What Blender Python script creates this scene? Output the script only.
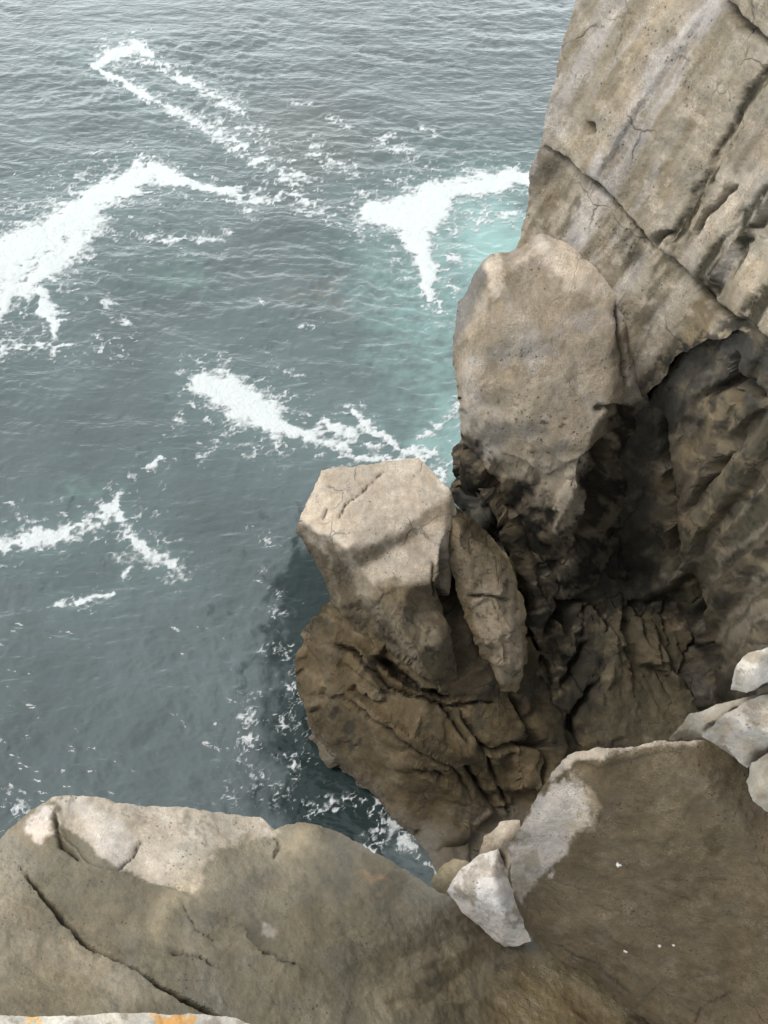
import bpy, math, random
import numpy as np
from mathutils.geometry import delaunay_2d_cdt
from mathutils import Vector
random.seed(7)
for o in list(bpy.data.objects): bpy.data.objects.remove(o)
SC = bpy.context.scene
COL = SC.collection
R = math.radians

# ------------------------------------------------------------------ camera, sky, sun, exposure
H = 25.0                       # eye height above the sea, metres
VF = 54.0
cam = bpy.data.cameras.new('camera'); cam_o = bpy.data.objects.new('camera', cam); COL.objects.link(cam_o)
cam.sensor_fit = 'VERTICAL'; cam.angle = R(VF); cam.clip_start = 0.05; cam.clip_end = 9000
cam_o.location = (0, 0, H); cam_o.rotation_euler = (R(45), 0, 0)
SC.camera = cam_o

SUN_AZ, SUN_EL = -98.0, 56.0    # azimuth from +Y (negative is left), elevation
w = bpy.data.worlds.new('World'); SC.world = w; w.use_nodes = True
nt = w.node_tree; nt.nodes.clear()
sky = nt.nodes.new('ShaderNodeTexSky'); sky.sky_type = 'NISHITA'; sky.sun_disc = False
sky.sun_elevation = R(SUN_EL); sky.sun_rotation = R(SUN_AZ)
sky.dust_density = 6.0; sky.air_density = 1.6; sky.ozone_density = 1.0
hs = nt.nodes.new('ShaderNodeHueSaturation'); hs.inputs['Saturation'].default_value = 0.22
tc = nt.nodes.new('ShaderNodeTexCoord')
cn = nt.nodes.new('ShaderNodeTexNoise'); cn.inputs['Scale'].default_value = 2.2; cn.inputs['Detail'].default_value = 5
cr = nt.nodes.new('ShaderNodeMapRange'); cr.inputs[1].default_value = .3; cr.inputs[2].default_value = .7
cr.inputs[3].default_value = .86; cr.inputs[4].default_value = 1.16
mul = nt.nodes.new('ShaderNodeVectorMath'); mul.operation = 'SCALE'
sp_ = nt.nodes.new('ShaderNodeSeparateXYZ'); hz = nt.nodes.new('ShaderNodeMapRange'); hz.interpolation_type = 'SMOOTHSTEP'
hz.inputs[1].default_value = 0.0; hz.inputs[2].default_value = .58; hz.inputs[3].default_value = 2.7; hz.inputs[4].default_value = .88
hm_ = nt.nodes.new('ShaderNodeMath'); hm_.operation = 'MULTIPLY'
bg = nt.nodes.new('ShaderNodeBackground'); bg.inputs['Strength'].default_value = 0.15
wo = nt.nodes.new('ShaderNodeOutputWorld')
L = nt.links.new
ov = nt.nodes.new('ShaderNodeMix'); ov.data_type = 'RGBA'; ov.inputs[0].default_value = .7; ov.inputs[7].default_value = (5.35, 5.8, 6.05, 1)   # even cloud deck
L(sky.outputs[0], hs.inputs['Color']); L(hs.outputs[0], ov.inputs[6]); L(ov.outputs[2], mul.inputs[0]); L(tc.outputs['Generated'], cn.inputs['Vector'])
L(cn.outputs[0], cr.inputs[0]); L(tc.outputs['Generated'], sp_.inputs[0]); L(sp_.outputs[2], hz.inputs[0]); L(cr.outputs[0], hm_.inputs[0]); L(hz.outputs[0], hm_.inputs[1]); L(hm_.outputs[0], mul.inputs['Scale']); L(mul.outputs[0], bg.inputs['Color']); L(bg.outputs[0], wo.inputs[0])
sl = bpy.data.lights.new('sun', 'SUN'); sl.energy = 1.9; sl.angle = R(24); sl.color = (1, .95, .88)
so = bpy.data.objects.new('sun', sl); COL.objects.link(so)
sd = Vector((math.sin(R(SUN_AZ))*math.cos(R(SUN_EL)), math.cos(R(SUN_AZ))*math.cos(R(SUN_EL)), math.sin(R(SUN_EL))))
so.rotation_euler = sd.to_track_quat('Z', 'Y').to_euler(); so.location = (-20, 20, 60)
SC.view_settings.view_transform = 'Standard'; SC.view_settings.look = 'None'
SC.view_settings.gamma = 1; SC.view_settings.exposure = 0.55; SC.view_settings.use_curve_mapping = False

# ------------------------------------------------------------------ numeric noise
_rs = np.random.RandomState(3)
_perm = _rs.permutation(4096).astype(np.int64)
_grad = _rs.normal(size=(4096, 3)); _grad /= np.linalg.norm(_grad, axis=1)[:, None]
_rnd = _rs.rand(4096, 4)
def _h(i, j, k):
    return _perm[(_perm[(_perm[i & 4095] + j) & 4095] + k) & 4095]
def noise(p):
    i = np.floor(p).astype(np.int64); f = p - i; u = f*f*f*(f*(f*6-15)+10)
    out = 0
    for dx in (0, 1):
        for dy in (0, 1):
            for dz in (0, 1):
                g = _grad[_h(i[:, 0]+dx, i[:, 1]+dy, i[:, 2]+dz)]
                d = f - (dx, dy, dz)
                wgt = (u[:, 0] if dx else 1-u[:, 0])*(u[:, 1] if dy else 1-u[:, 1])*(u[:, 2] if dz else 1-u[:, 2])
                out = out + wgt*(g*d).sum(1)
    return out*1.5
def fbm(p, octs=4, gain=.5, lac=2.03):
    a, s, out = 1., 1., 0
    for o in range(octs):
        out = out + a*noise(p*s + o*17.3); a *= gain; s *= lac
    return out
def ridged(p, octs=4, gain=.5):
    a, s, out = 1., 1., 0
    for o in range(octs):
        out = out + a*(1-np.abs(noise(p*s+o*9.1))*2); a *= gain; s *= 2.1
    return out
def facets(p, amp=.6):
    """broken-rock relief: each cell of a jittered grid is a small tilted plane"""
    i = np.floor(p).astype(np.int64); best = np.full(len(p), 1e9); val = np.zeros(len(p))
    for dx in (-1, 0, 1):
        for dy in (-1, 0, 1):
            for dz in (-1, 0, 1):
                c = i + (dx, dy, dz); h = _h(c[:, 0], c[:, 1], c[:, 2])
                s = c + _rnd[h, :3]; d = p - s; dd = (d*d).sum(1)
                m = dd < best
                v = (_grad[h]*d).sum(1)*amp + _rnd[h, 3]-.5
                best = np.where(m, dd, best); val = np.where(m, v, val)
    return val
def beds(x, seed, w=.12, ch=2):
    """sharp-edged bedding: a random level per bed, steep risers between beds"""
    i = np.floor(x); f = x-i
    a = _rnd[_perm[(i.astype(np.int64)+seed*31) & 4095], ch]; b = _rnd[_perm[(i.astype(np.int64)+1+seed*31) & 4095], ch]
    t = np.clip((f-(1-w))/w, 0, 1); return a*(1-t)+b*t-.5
def smooth(a, b, x):
    t = np.clip((x-a)/(b-a), 0, 1); return t*t*(3-2*t)

# ------------------------------------------------------------------ survey helpers: sight lines of the survey camera
F = 512/math.tan(R(VF/2)); S2 = math.sqrt(.5)
def rays(px, py):
    u = (np.asarray(px, float)-384)/F; v = -(np.asarray(py, float)-512)/F
    return np.stack([u, S2*v+S2, S2*v-S2], -1)
def at_y(px, py, y):
    d = rays(px, py); return d*(np.asarray(y)/d[..., 1])[..., None] + (0, 0, H)
def at_z(px, py, z):
    d = rays(px, py); return d*((np.asarray(z)-H)/d[..., 2])[..., None] + (0, 0, H)

def poly_dist(pts, line):
    """distance, signed side and position along a polyline"""
    best = np.full(len(pts), 1e9); side = np.zeros(len(pts)); along = np.zeros(len(pts))
    L0 = 0; tot = sum(math.dist(line[i][:2], line[i+1][:2]) for i in range(len(line)-1))
    for a, b in zip(line[:-1], line[1:]):
        a = np.array(a[:2], float); b = np.array(b[:2], float); ab = b-a; l = np.linalg.norm(ab)
        t = np.clip(((pts-a)@ab)/(l*l), 0, 1); q = a+t[:, None]*ab; d = np.linalg.norm(pts-q, axis=1)
        s = ab[0]*(pts[:, 1]-a[1])-ab[1]*(pts[:, 0]-a[0])
        m = d < best
        best = np.where(m, d, best); side = np.where(m, np.sign(s), side); along = np.where(m, (L0+t*l)/tot, along); L0 += l
    return best, side, along
def inside(pts, poly):
    x, y = pts[:, 0], pts[:, 1]; c = np.zeros(len(pts), bool); n = len(poly)
    for i in range(n):
        x1, y1 = poly[i][:2]; x2, y2 = poly[(i+1) % n][:2]
        if y1 == y2: continue
        m = ((y1 > y) != (y2 > y)) & (x < (x2-x1)*(y-y1)/(y2-y1)+x1)
        c ^= m
    return c
def patch(q, poly, soft=6., warp=0., scale=.05, seed=0):
    """soft-edged mask of a stain or weathered area with a ragged border; q = surface chart coordinates"""
    p = q.copy()
    if warp:
        z = np.full(len(q), float(seed)*7.7)
        n1 = fbm(np.stack([q[:, 0]*scale, q[:, 1]*scale, z], 1), 5, .6)
        n2 = fbm(np.stack([q[:, 0]*scale+31, q[:, 1]*scale, z+5], 1), 5, .6)
        p = p + np.stack([n1, n2], 1)*warp
    d, _, _ = poly_dist(p, list(poly)+[poly[0]])
    sd_ = np.where(inside(p, poly), d, -d)
    return smooth(-soft, soft, sd_)

# ------------------------------------------------------------------ scene graph helpers
def tag(o, label=None, cat=None, group=None, kind=None):
    for k, v in (('label', label), ('category', cat), ('group', group), ('kind', kind)):
        if v: o[k] = v
    return o
def empty(name, loc):
    o = bpy.data.objects.new(name, None); o.location = loc; o.empty_display_size = .3; COL.objects.link(o); return o
def link_mesh(name, V, Fc, mat, parent=None, tint=None, attrs=None, smooth_shade=True):
    me = bpy.data.meshes.new(name)
    V = np.asarray(V, float)
    if parent is not None: org = np.array(parent.location)
    else: org = np.array([V[:, 0].mean(), V[:, 1].mean(), V[:, 2].min()])
    me.from_pydata((V-org).tolist(), [], Fc if isinstance(Fc, list) else Fc.tolist())
    me.materials.append(mat)
    if tint is not None:
        a = me.attributes.new('tint', 'FLOAT_COLOR', 'POINT')
        a.data.foreach_set('color', np.concatenate([np.clip(tint, 0, 1), np.ones((len(V), 1))], 1).astype(np.float32).ravel())
    for k, v in (attrs or {}).items():
        a = me.attributes.new(k, 'FLOAT', 'POINT'); a.data.foreach_set('value', np.asarray(v, np.float32))
    if smooth_shade: me.polygons.foreach_set('use_smooth', np.ones(len(me.polygons), bool))
    me.update()
    o = bpy.data.objects.new(name, me); COL.objects.link(o)
    if parent is not None: o.parent = parent
    else: o.location = org
    return o

# ------------------------------------------------------------------ rock builder
def jitter_outline(out, step, jit, seed):
    """out: list of (x, y, v); returns refined ragged outline"""
    res = []; n = len(out)
    for i in range(n):
        a, b = np.array(out[i], float), np.array(out[(i+1) % n], float)
        k = max(1, int(np.hypot(*(b-a)[:2])/step))
        for j in range(k): res.append(a+(b-a)*j/k)
    res = np.array(res); s = np.cumsum(np.r_[0, np.hypot(*np.diff(res[:, :2], axis=0).T)])
    for ax in (0, 1):
        p = np.stack([res[:, 0]*.045, res[:, 1]*.045, np.full(len(res), seed*3.1+ax*50)], 1)
        res[:, ax] += jit*(fbm(p, 5, .62))
    return res
class Ctx: pass
def rock(name, mode, outline, inner, breaks=(), mat=None, parent=None, sp=2.2, jit=3., warp=5., disp=None, color=None,
         cracks=(), steps=(), thick=2.5, seed=1, shrink=.75, taper=1.0, soft=4, sharp=34, dsmooth=1):
    f3 = at_y if mode == 'y' else at_z
    ctrl = [tuple(p) for p in outline]+[tuple(p) for p in inner]
    no = len(outline)
    C2 = [Vector(p[:2]) for p in ctrl]
    # coarse facets
    edges = [(i, (i+1) % no) for i in range(no)]
    idx = {(p[0], p[1]): i for i, p in enumerate(ctrl)}
    for b in breaks:
        for a_, b_ in zip(b[:-1], b[1:]): edges.append((idx[tuple(a_)], idx[tuple(b_)]))
    vo, _, fo, ov, _, _ = delaunay_2d_cdt(C2, edges, [], 1, 1e-4)
    cp = np.array([ctrl[o[0]] if o else (0, 0, 0) for o in ov], float)
    new = [i for i, o in enumerate(ov) if not o]
    cxy = np.array([tuple(v) for v in vo])
    cP = f3(cxy[:, 0], cxy[:, 1], cp[:, 2])
    for i in new: raise RuntimeError('crossing break lines in '+name)
    cdep = (cP[:, 1]*S2 - (cP[:, 2]-H)*S2)
    inv = 1/cdep
    # fine chart
    ol = jitter_outline(outline, sp*.9, jit, seed)
    x0, y0 = ol[:, :2].min(0); x1, y1 = ol[:, :2].max(0)
    gx, gy = np.meshgrid(np.arange(x0, x1, sp), np.arange(y0, y1, sp))
    g = np.stack([gx.ravel(), gy.ravel()], 1); g[:, 0] += (np.round((g[:, 1]-y0)/sp) % 2)*sp/2
    g += _rs.uniform(-.22, .22, g.shape)*sp
    ins = inside(g, ol)
    g = g[ins]; d, _, _ = poly_dist_fast(g, ol[:, :2], sp); g = g[d > sp*.55]
    pts = [Vector(p) for p in ol[:, :2]]+[Vector(p) for p in g]
    n_o = len(ol)
    fv, _, ff, fov, _, _ = delaunay_2d_cdt(pts, [(i, (i+1) % n_o) for i in range(n_o)], [], 1, 1e-5)
    q = np.array([tuple(v) for v in fv])
    rev = {}
    for i, o in enumerate(fov):
        for k in o: rev[k] = i
    loop = []
    for k in range(n_o):
        if k in rev and (not loop or loop[-1] != rev[k]): loop.append(rev[k])
    tri = np.array([list(f) for f in ff if len(f) == 3], int)
    # base surface through the coarse facets (domain-warped so facet borders wander)
    z0 = np.full(len(q), seed*11.3)
    edge_d, _, _ = poly_dist_fast(q, ol[:, :2], 30)
    wq = q + warp*np.clip(edge_d/12, 0, 1)[:, None]*np.stack([fbm(np.stack([q[:, 0]*.03, q[:, 1]*.03, z0], 1), 4, .55),
                           fbm(np.stack([q[:, 0]*.03, q[:, 1]*.03, z0+40], 1), 4, .55)], 1)
    iv = np.zeros(len(q)); bestm = np.full(len(q), -1e9)
    for f in fo:
        a, b, c = cxy[f[0]], cxy[f[1]], cxy[f[2]]
        den = (b[1]-c[1])*(a[0]-c[0])+(c[0]-b[0])*(a[1]-c[1])
        if abs(den) < 1e-6: continue
        l0 = ((b[1]-c[1])*(wq[:, 0]-c[0])+(c[0]-b[0])*(wq[:, 1]-c[1]))/den
        l1 = ((c[1]-a[1])*(wq[:, 0]-c[0])+(a[0]-c[0])*(wq[:, 1]-c[1]))/den
        l2 = 1-l0-l1; m = np.minimum(np.minimum(l0, l1), l2)
        better = m > bestm
        lc = np.clip(np.stack([l0, l1, l2]), 0, None); lc /= lc.sum(0)
        iv = np.where(better, lc[0]*inv[f[0]]+lc[1]*inv[f[1]]+lc[2]*inv[f[2]], iv); bestm = np.where(better, m, bestm)
    on_rim = np.zeros(len(q), bool); on_rim[loop] = True
    ea = np.concatenate([tri[:, [0, 1]], tri[:, [1, 2]], tri[:, [2, 0]]]); ea = np.concatenate([ea, ea[:, ::-1]])
    cnt = np.bincount(ea[:, 0], minlength=len(q))+1e-9
    for _ in range(soft):
        av = np.bincount(ea[:, 0], iv[ea[:, 1]], len(q))/cnt
        iv = np.where(on_rim, iv, av)
    dep = 1/iv
    P = rays(q[:, 0], q[:, 1])*dep[:, None] + (0, 0, H)
    def normals(P):
        N = np.zeros_like(P)
        fn = np.cross(P[tri[:, 1]]-P[tri[:, 0]], P[tri[:, 2]]-P[tri[:, 0]])
        for k in range(3): np.add.at(N, tri[:, k], fn)
        N /= np.linalg.norm(N, axis=1)[:, None]+1e-12
        toc = np.array([0, 0, H])-P
        if ((N*toc).sum(1) < 0).mean() > .5: N = -N
        return N
    N = normals(P)
    for _ in range(3):
        M = N.copy(); 
        for a_, b_ in ((0, 1), (1, 2), (2, 0)):
            np.add.at(M, tri[:, a_], N[tri[:, b_]]); np.add.at(M, tri[:, b_], N[tri[:, a_]])
        N = M/(np.linalg.norm(M, axis=1)[:, None]+1e-12)
    c = Ctx(); c.q, c.P, c.N, c.dep, c.ed = q, P, N, dep, edge_d
    c.crack = np.zeros(len(q))
    D = disp(c) if disp else 0
    D = D + np.zeros(len(q))
    cw = q + 2.2*np.stack([fbm(np.stack([q[:, 0]*.07, q[:, 1]*.07, z0+7], 1), 4, .6), fbm(np.stack([q[:, 0]*.07, q[:, 1]*.07, z0+70], 1), 4, .6)], 1)
    for line, wpx, dm in cracks:
        d_, s_, al = poly_dist(cw, line)
        e = np.clip(np.minimum(al, 1-al)*8, .15, 1)
        k = np.exp(-(d_/(wpx*e*(1+.4*noise(np.stack([q[:, 0]*.06, q[:, 1]*.06, z0], 1)))))**2)
        D = D - 1.5*dm*k*e; c.crack = np.maximum(c.crack, k*e)
    for line, hm, fall in steps:          # the side on the right of the line's direction stands proud
        d_, s_, al = poly_dist(cw, line)
        e = smooth(0, .12, np.minimum(al, 1-al))
        D = D + hm*e*smooth(-1.5, 1.5, s_*d_)*np.exp(-(d_/fall))
    for _ in range(dsmooth):
        D = .55*D+.45*np.bincount(ea[:, 0], D[ea[:, 1]], len(q))/cnt
    P = P + N*D[:, None]
    tint = color(c) if color else np.full((len(q), 3), .3)
    wet = getattr(c, 'wet', np.zeros(len(q)))
    # back of the rock: rings receding behind the rim, then a cap
    loop = np.array(loop); cen = P[loop].mean(0)
    nrm = rays(q[loop, 0].mean(), q[loop, 1].mean()); nrm /= np.linalg.norm(nrm)
    V = [P]; T = [tint]; W = [wet]; base = len(P); prev = loop; F_ = [list(map(int, t)) for t in tri]
    rp = P[loop]; nring = 5
    for r in range(1, nring+1):
        t = r/nring
        s_ = 1-(1-shrink)*t**1.6*taper
        dirs = rp-np.array([0, 0, H]); dirs /= np.linalg.norm(dirs, axis=1)[:, None]
        ring = cen+(rp-cen)*s_ + dirs*thick*t*.5 + nrm*thick*t*.5
        ring = ring + (fbm(ring*.8+seed, 3)*.12*thick*(.4 if r == 1 else .8) * .5)[:, None]*(-dirs)*0 + nrm*(fbm(ring*.7+seed, 3)*.12*thick)[:, None]
        cur = np.arange(base, base+len(loop)); base += len(loop)
        V.append(ring); T.append(tint[loop]); W.append(wet[loop])
        m = len(loop)
        for i in range(m):
            j = (i+1) % m
            F_.append([int(prev[i]), int(prev[j]), int(cur[j])]); F_.append([int(prev[i]), int(cur[j]), int(cur[i])])
        prev = cur
    V.append(V[-1].mean(0)[None]); T.append(tint[loop].mean(0)[None]); W.append([wet.mean()])
    for i in range(len(loop)): F_.append([int(prev[i]), int(prev[(i+1) % len(loop)]), base])
    o = link_mesh(name, np.concatenate(V), F_, mat, parent, np.concatenate(T), {'wet': np.concatenate(W)})
    import bmesh
    bm = bmesh.new(); bm.from_mesh(o.data); bmesh.ops.recalc_face_normals(bm, faces=bm.faces); bm.to_mesh(o.data); bm.free()
    o.data.set_sharp_from_angle(angle=R(sharp))
    return o
def poly_dist_fast(pts, ring, lim):
    """distance to a dense ring of points via coarse chunks"""
    best = np.full(len(pts), 1e9)
    for i in range(0, len(ring), 1):
        pass_ = ring[i]
        d = (pts[:, 0]-pass_[0])**2+(pts[:, 1]-pass_[1])**2
        np.minimum(best, d, out=best)
    return np.sqrt(best), None, None

# ------------------------------------------------------------------ materials
def rock_mat(name, grain, bump=.5, rough=.85, stretch=None, crackw=1., grit=1.):
    m = bpy.data.materials.new(name); m.use_nodes = True; t = m.node_tree; n = t.nodes; l = t.links.new
    b = n['Principled BSDF']; at = n.new('ShaderNodeAttribute'); at.attribute_name = 'tint'
    aw = n.new('ShaderNodeAttribute'); aw.attribute_name = 'wet'
    co = n.new('ShaderNodeTexCoord'); vec = co.outputs['Object']
    if stretch:                                   # stretch = rotation (Euler) and scale that lay the grain along the bedding
        mp = n.new('ShaderNodeMapping'); mp.inputs['Rotation'].default_value = stretch[0]; mp.inputs['Scale'].default_value = stretch[1]
        l(vec, mp.inputs['Vector']); svec = mp.outputs[0]
    else: svec = vec
    def nz(scale, det, rg=.6, src=None, typ='FBM'):
        x = n.new('ShaderNodeTexNoise'); x.noise_type = typ; x.inputs['Scale'].default_value = scale; x.inputs['Detail'].default_value = det
        x.inputs['Roughness'].default_value = rg; l(src or vec, x.inputs['Vector']); return x.outputs[0]
    def mr(src, a, b_, c, d):
        x = n.new('ShaderNodeMapRange'); l(src, x.inputs[0])
        for i, v in zip((1, 2, 3, 4), (a, b_, c, d)): x.inputs[i].default_value = v
        return x.outputs[0]
    def mt(op, a, b_, c_=None):
        x = n.new('ShaderNodeMath'); x.operation = op
        for i, v in enumerate((a, b_, c_)):
            if v is None: continue
            if isinstance(v, (int, float)): x.inputs[i].default_value = v
            else: l(v, x.inputs[i])
        return x.outputs[0]
    big, med, fin = nz(grain*.3, 6, .6, svec), nz(grain*1.5, 8, .72, svec), nz(grain*9, 4, .75)
    rid = nz(grain*.9, 6, .7, svec, 'RIDGED_MULTIFRACTAL')
    # hairline fractures, gathered in places
    wn = n.new('ShaderNodeTexNoise'); wn.inputs['Scale'].default_value = grain*.8; wn.inputs['Detail'].default_value = 5; l(vec, wn.inputs['Vector'])
    dm = n.new('ShaderNodeMix'); dm.data_type = 'VECTOR'; dm.inputs[0].default_value = .5/grain
    l(svec, dm.inputs[4]); l(wn.outputs['Color'], dm.inputs[5])
    ad = n.new('ShaderNodeVectorMath'); ad.operation = 'MULTIPLY_ADD'; l(wn.outputs['Color'], ad.inputs[0]); ad.inputs[1].default_value = (1.1/grain,)*3; l(svec, ad.inputs[2])
    vo = n.new('ShaderNodeTexVoronoi'); vo.feature = 'DISTANCE_TO_EDGE'; vo.inputs['Scale'].default_value = grain*.24; l(ad.outputs[0], vo.inputs['Vector'])
    line = mr(vo.outputs['Distance'], 0, .018*crackw, 1, 0)
    gate = mr(nz(grain*.22, 3, .6), .5, .6, 0, 1)
    crk = mt('MULTIPLY', line, gate)
    v = mt('MULTIPLY', mr(big, .3, .7, .80, 1.2), mr(med, .32, .68, .78, 1.2))
    gg = mr(nz(grain*.6, 4, .6), .4, .62, .15, 1)
    v = mt('MULTIPLY', v, mt('MULTIPLY_ADD', mr(fin, .34, .66, -.3*grit, .3*grit), gg, 1.0))
    def specks(scale, rad, lo):
        x = n.new('ShaderNodeTexVoronoi'); x.inputs['Scale'].default_value = scale; l(vec, x.inputs['Vector'])
        return mt('MULTIPLY', mr(x.outputs['Distance'], rad*.5, rad, 1, 0), mr(nz(scale*.16, 3, .7), lo, lo+.06, 0, 1))
    pit = specks(grain*3.2, .26, .55)
    v = mt('MULTIPLY', v, mr(pit, 0, 1, 1, .5))
    v = mt('MULTIPLY', v, mr(crk, 0, 1, 1, 1-.5*min(crackw, 1)))
    sc = n.new('ShaderNodeVectorMath'); sc.operation = 'SCALE'; l(at.outputs['Color'], sc.inputs[0]); l(v, sc.inputs['Scale'])
    mx = n.new('ShaderNodeMix'); mx.data_type = 'RGBA'; mx.blend_type = 'MULTIPLY'; mx.inputs[0].default_value = .5
    rp = n.new('ShaderNodeValToRGB'); rp.color_ramp.elements[0].position = .36; rp.color_ramp.elements[0].color = (1.0, .92, .80, 1)
    rp.color_ramp.elements[1].position = .62; rp.color_ramp.elements[1].color = (.97, 1.0, 1.03, 1)
    l(nz(grain*.5, 6, .65, svec), rp.inputs[0]); l(sc.outputs[0], mx.inputs[6]); l(rp.outputs[0], mx.inputs[7])
    l(mx.outputs[2], b.inputs['Base Color'])
    l(mr(aw.outputs['Fac'], 0, 1, rough, .3), b.inputs['Roughness'])
    l(mr(aw.outputs['Fac'], 0, 1, .14, .6), b.inputs['Specular IOR Level'])
    h = mt('MULTIPLY_ADD', med, .7, mt('MULTIPLY', fin, .16*grit))
    h = mt('MULTIPLY_ADD', rid, .12, h); h = mt('MULTIPLY_ADD', pit, -.25, h); h = mt('MULTIPLY_ADD', crk, -.3*crackw, h)
    bp1 = n.new('ShaderNodeBump'); bp1.inputs['Strength'].default_value = bump; bp1.inputs['Distance'].default_value = .55/grain
    l(h, bp1.inputs['Height']); l(bp1.outputs[0], b.inputs['Normal'])
    return m
M_far = rock_mat('weathered_limestone_far', 2.6, .6, .85, None, .5)
M_mid = rock_mat('weathered_limestone', 3.2, .55)
M_near = rock_mat('weathered_limestone_near', 11., .6, .8, None, .45, .7)
M_grit = rock_mat('gritty_limestone', 13., .8, .85, None, .6, 1.6)
def lin_euler(a, b):
    from mathutils import Matrix
    c = np.cross(a, b); return Matrix((tuple(b), tuple(a), tuple(c))).to_euler()
C = lambda r, g, b: np.array([r, g, b], float)
PALE, TAN, LILAC = C(.40, .345, .285), C(.235, .196, .148), C(.29, .265, .245)
OLIVE, BLACK, BROWN, UMBER = C(.070, .059, .036), C(.011, .0105, .009), C(.155, .122, .076), C(.068, .054, .035)
def lay(t, col, m): return t*(1-m[:, None]) + col*m[:, None]
def n2(q, s, seed, o=4, g=.55, ax=1., ang=0.):
    c_, s_ = math.cos(R(ang)), math.sin(R(ang))
    u = q[:, 0]*c_+q[:, 1]*s_; v = -q[:, 0]*s_+q[:, 1]*c_
    return fbm(np.stack([u*s, v*s*ax, np.full(len(q), seed*5.7)], 1), o, g)

# bedding frame of the cliff, taken from two surveyed points on its face
_a = at_y(768, 80, 16.4)-at_y(640, 290, 18.0); _a /= np.linalg.norm(_a)
_b = at_y(768, 345, 14.0)-at_y(541, 140, 20.6); _b -= _a*(_a@_b); _b /= np.linalg.norm(_b)
def bed(P): return P@_b, P@_a
M_cliff = rock_mat('bedded_limestone', 2.6, .6, .85, (lin_euler(_a, _b), (1.25, .6, 1.0)))

exec_sections = True
# ================================================================== CLIFF (setting)
cliff = empty('cliff', (7.0, 17.0, 0.0)); tag(cliff, kind='structure', label='tall banded limestone sea cliff rising along the right side', cat='cliff')

OLIVE_BANDS = [([(790, 40), (742, 105), (705, 180), (668, 245)], 9, 4), ([(800, 175), (745, 225), (715, 265), (700, 295)], 14, 7),
               ([(800, 255), (760, 300), (740, 330)], 14, 9), ([(690, 235), (655, 260), (640, 300)], 8, 10), ([(632, 235), (620, 270)], 9, 14), ([(570, 200), (556, 235)], 6, 12)]
def band_mask(q, pts, wd, sd_, edge=.16):
    d, s_, al = poly_dist(q+np.stack([n2(q, .05, sd_+3, 5, .6), n2(q, .05, sd_+4, 5, .6)], 1)*3.2, pts)
    w_ = wd*(.8+.5*n2(q, .02, sd_+8))*smooth(0, .1, np.minimum(al, 1-al)+.04)
    return smooth(1+edge, 1-edge, d/np.maximum(w_, .5))
def cliff_disp(c):
    u, v = bed(c.P)
    z = np.zeros(len(u))
    uw = u + .10*fbm(np.stack([u*.5, v*.25, z], 1), 3)
    j = beds(v*.35+.3*noise(np.stack([u*.4, v*.1, z+4], 1)), 7, .04)          # cross joints shift the beds
    D = .13*beds(uw*.62+j*.6, 1, .05) + .035*beds(uw*2.4+j, 2, .10) + .012*beds(uw*6.3, 3, .2)
    for pts, wd, sd_ in OLIVE_BANDS[:3]: D -= .08*band_mask(c.q, pts, wd, sd_, .1)
    D += .10*j + .03*facets(np.stack([u*1.1, v*.5, z+3], 1), .7) + .014*fbm(c.P*2.2, 4, .6)
    return D
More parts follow.
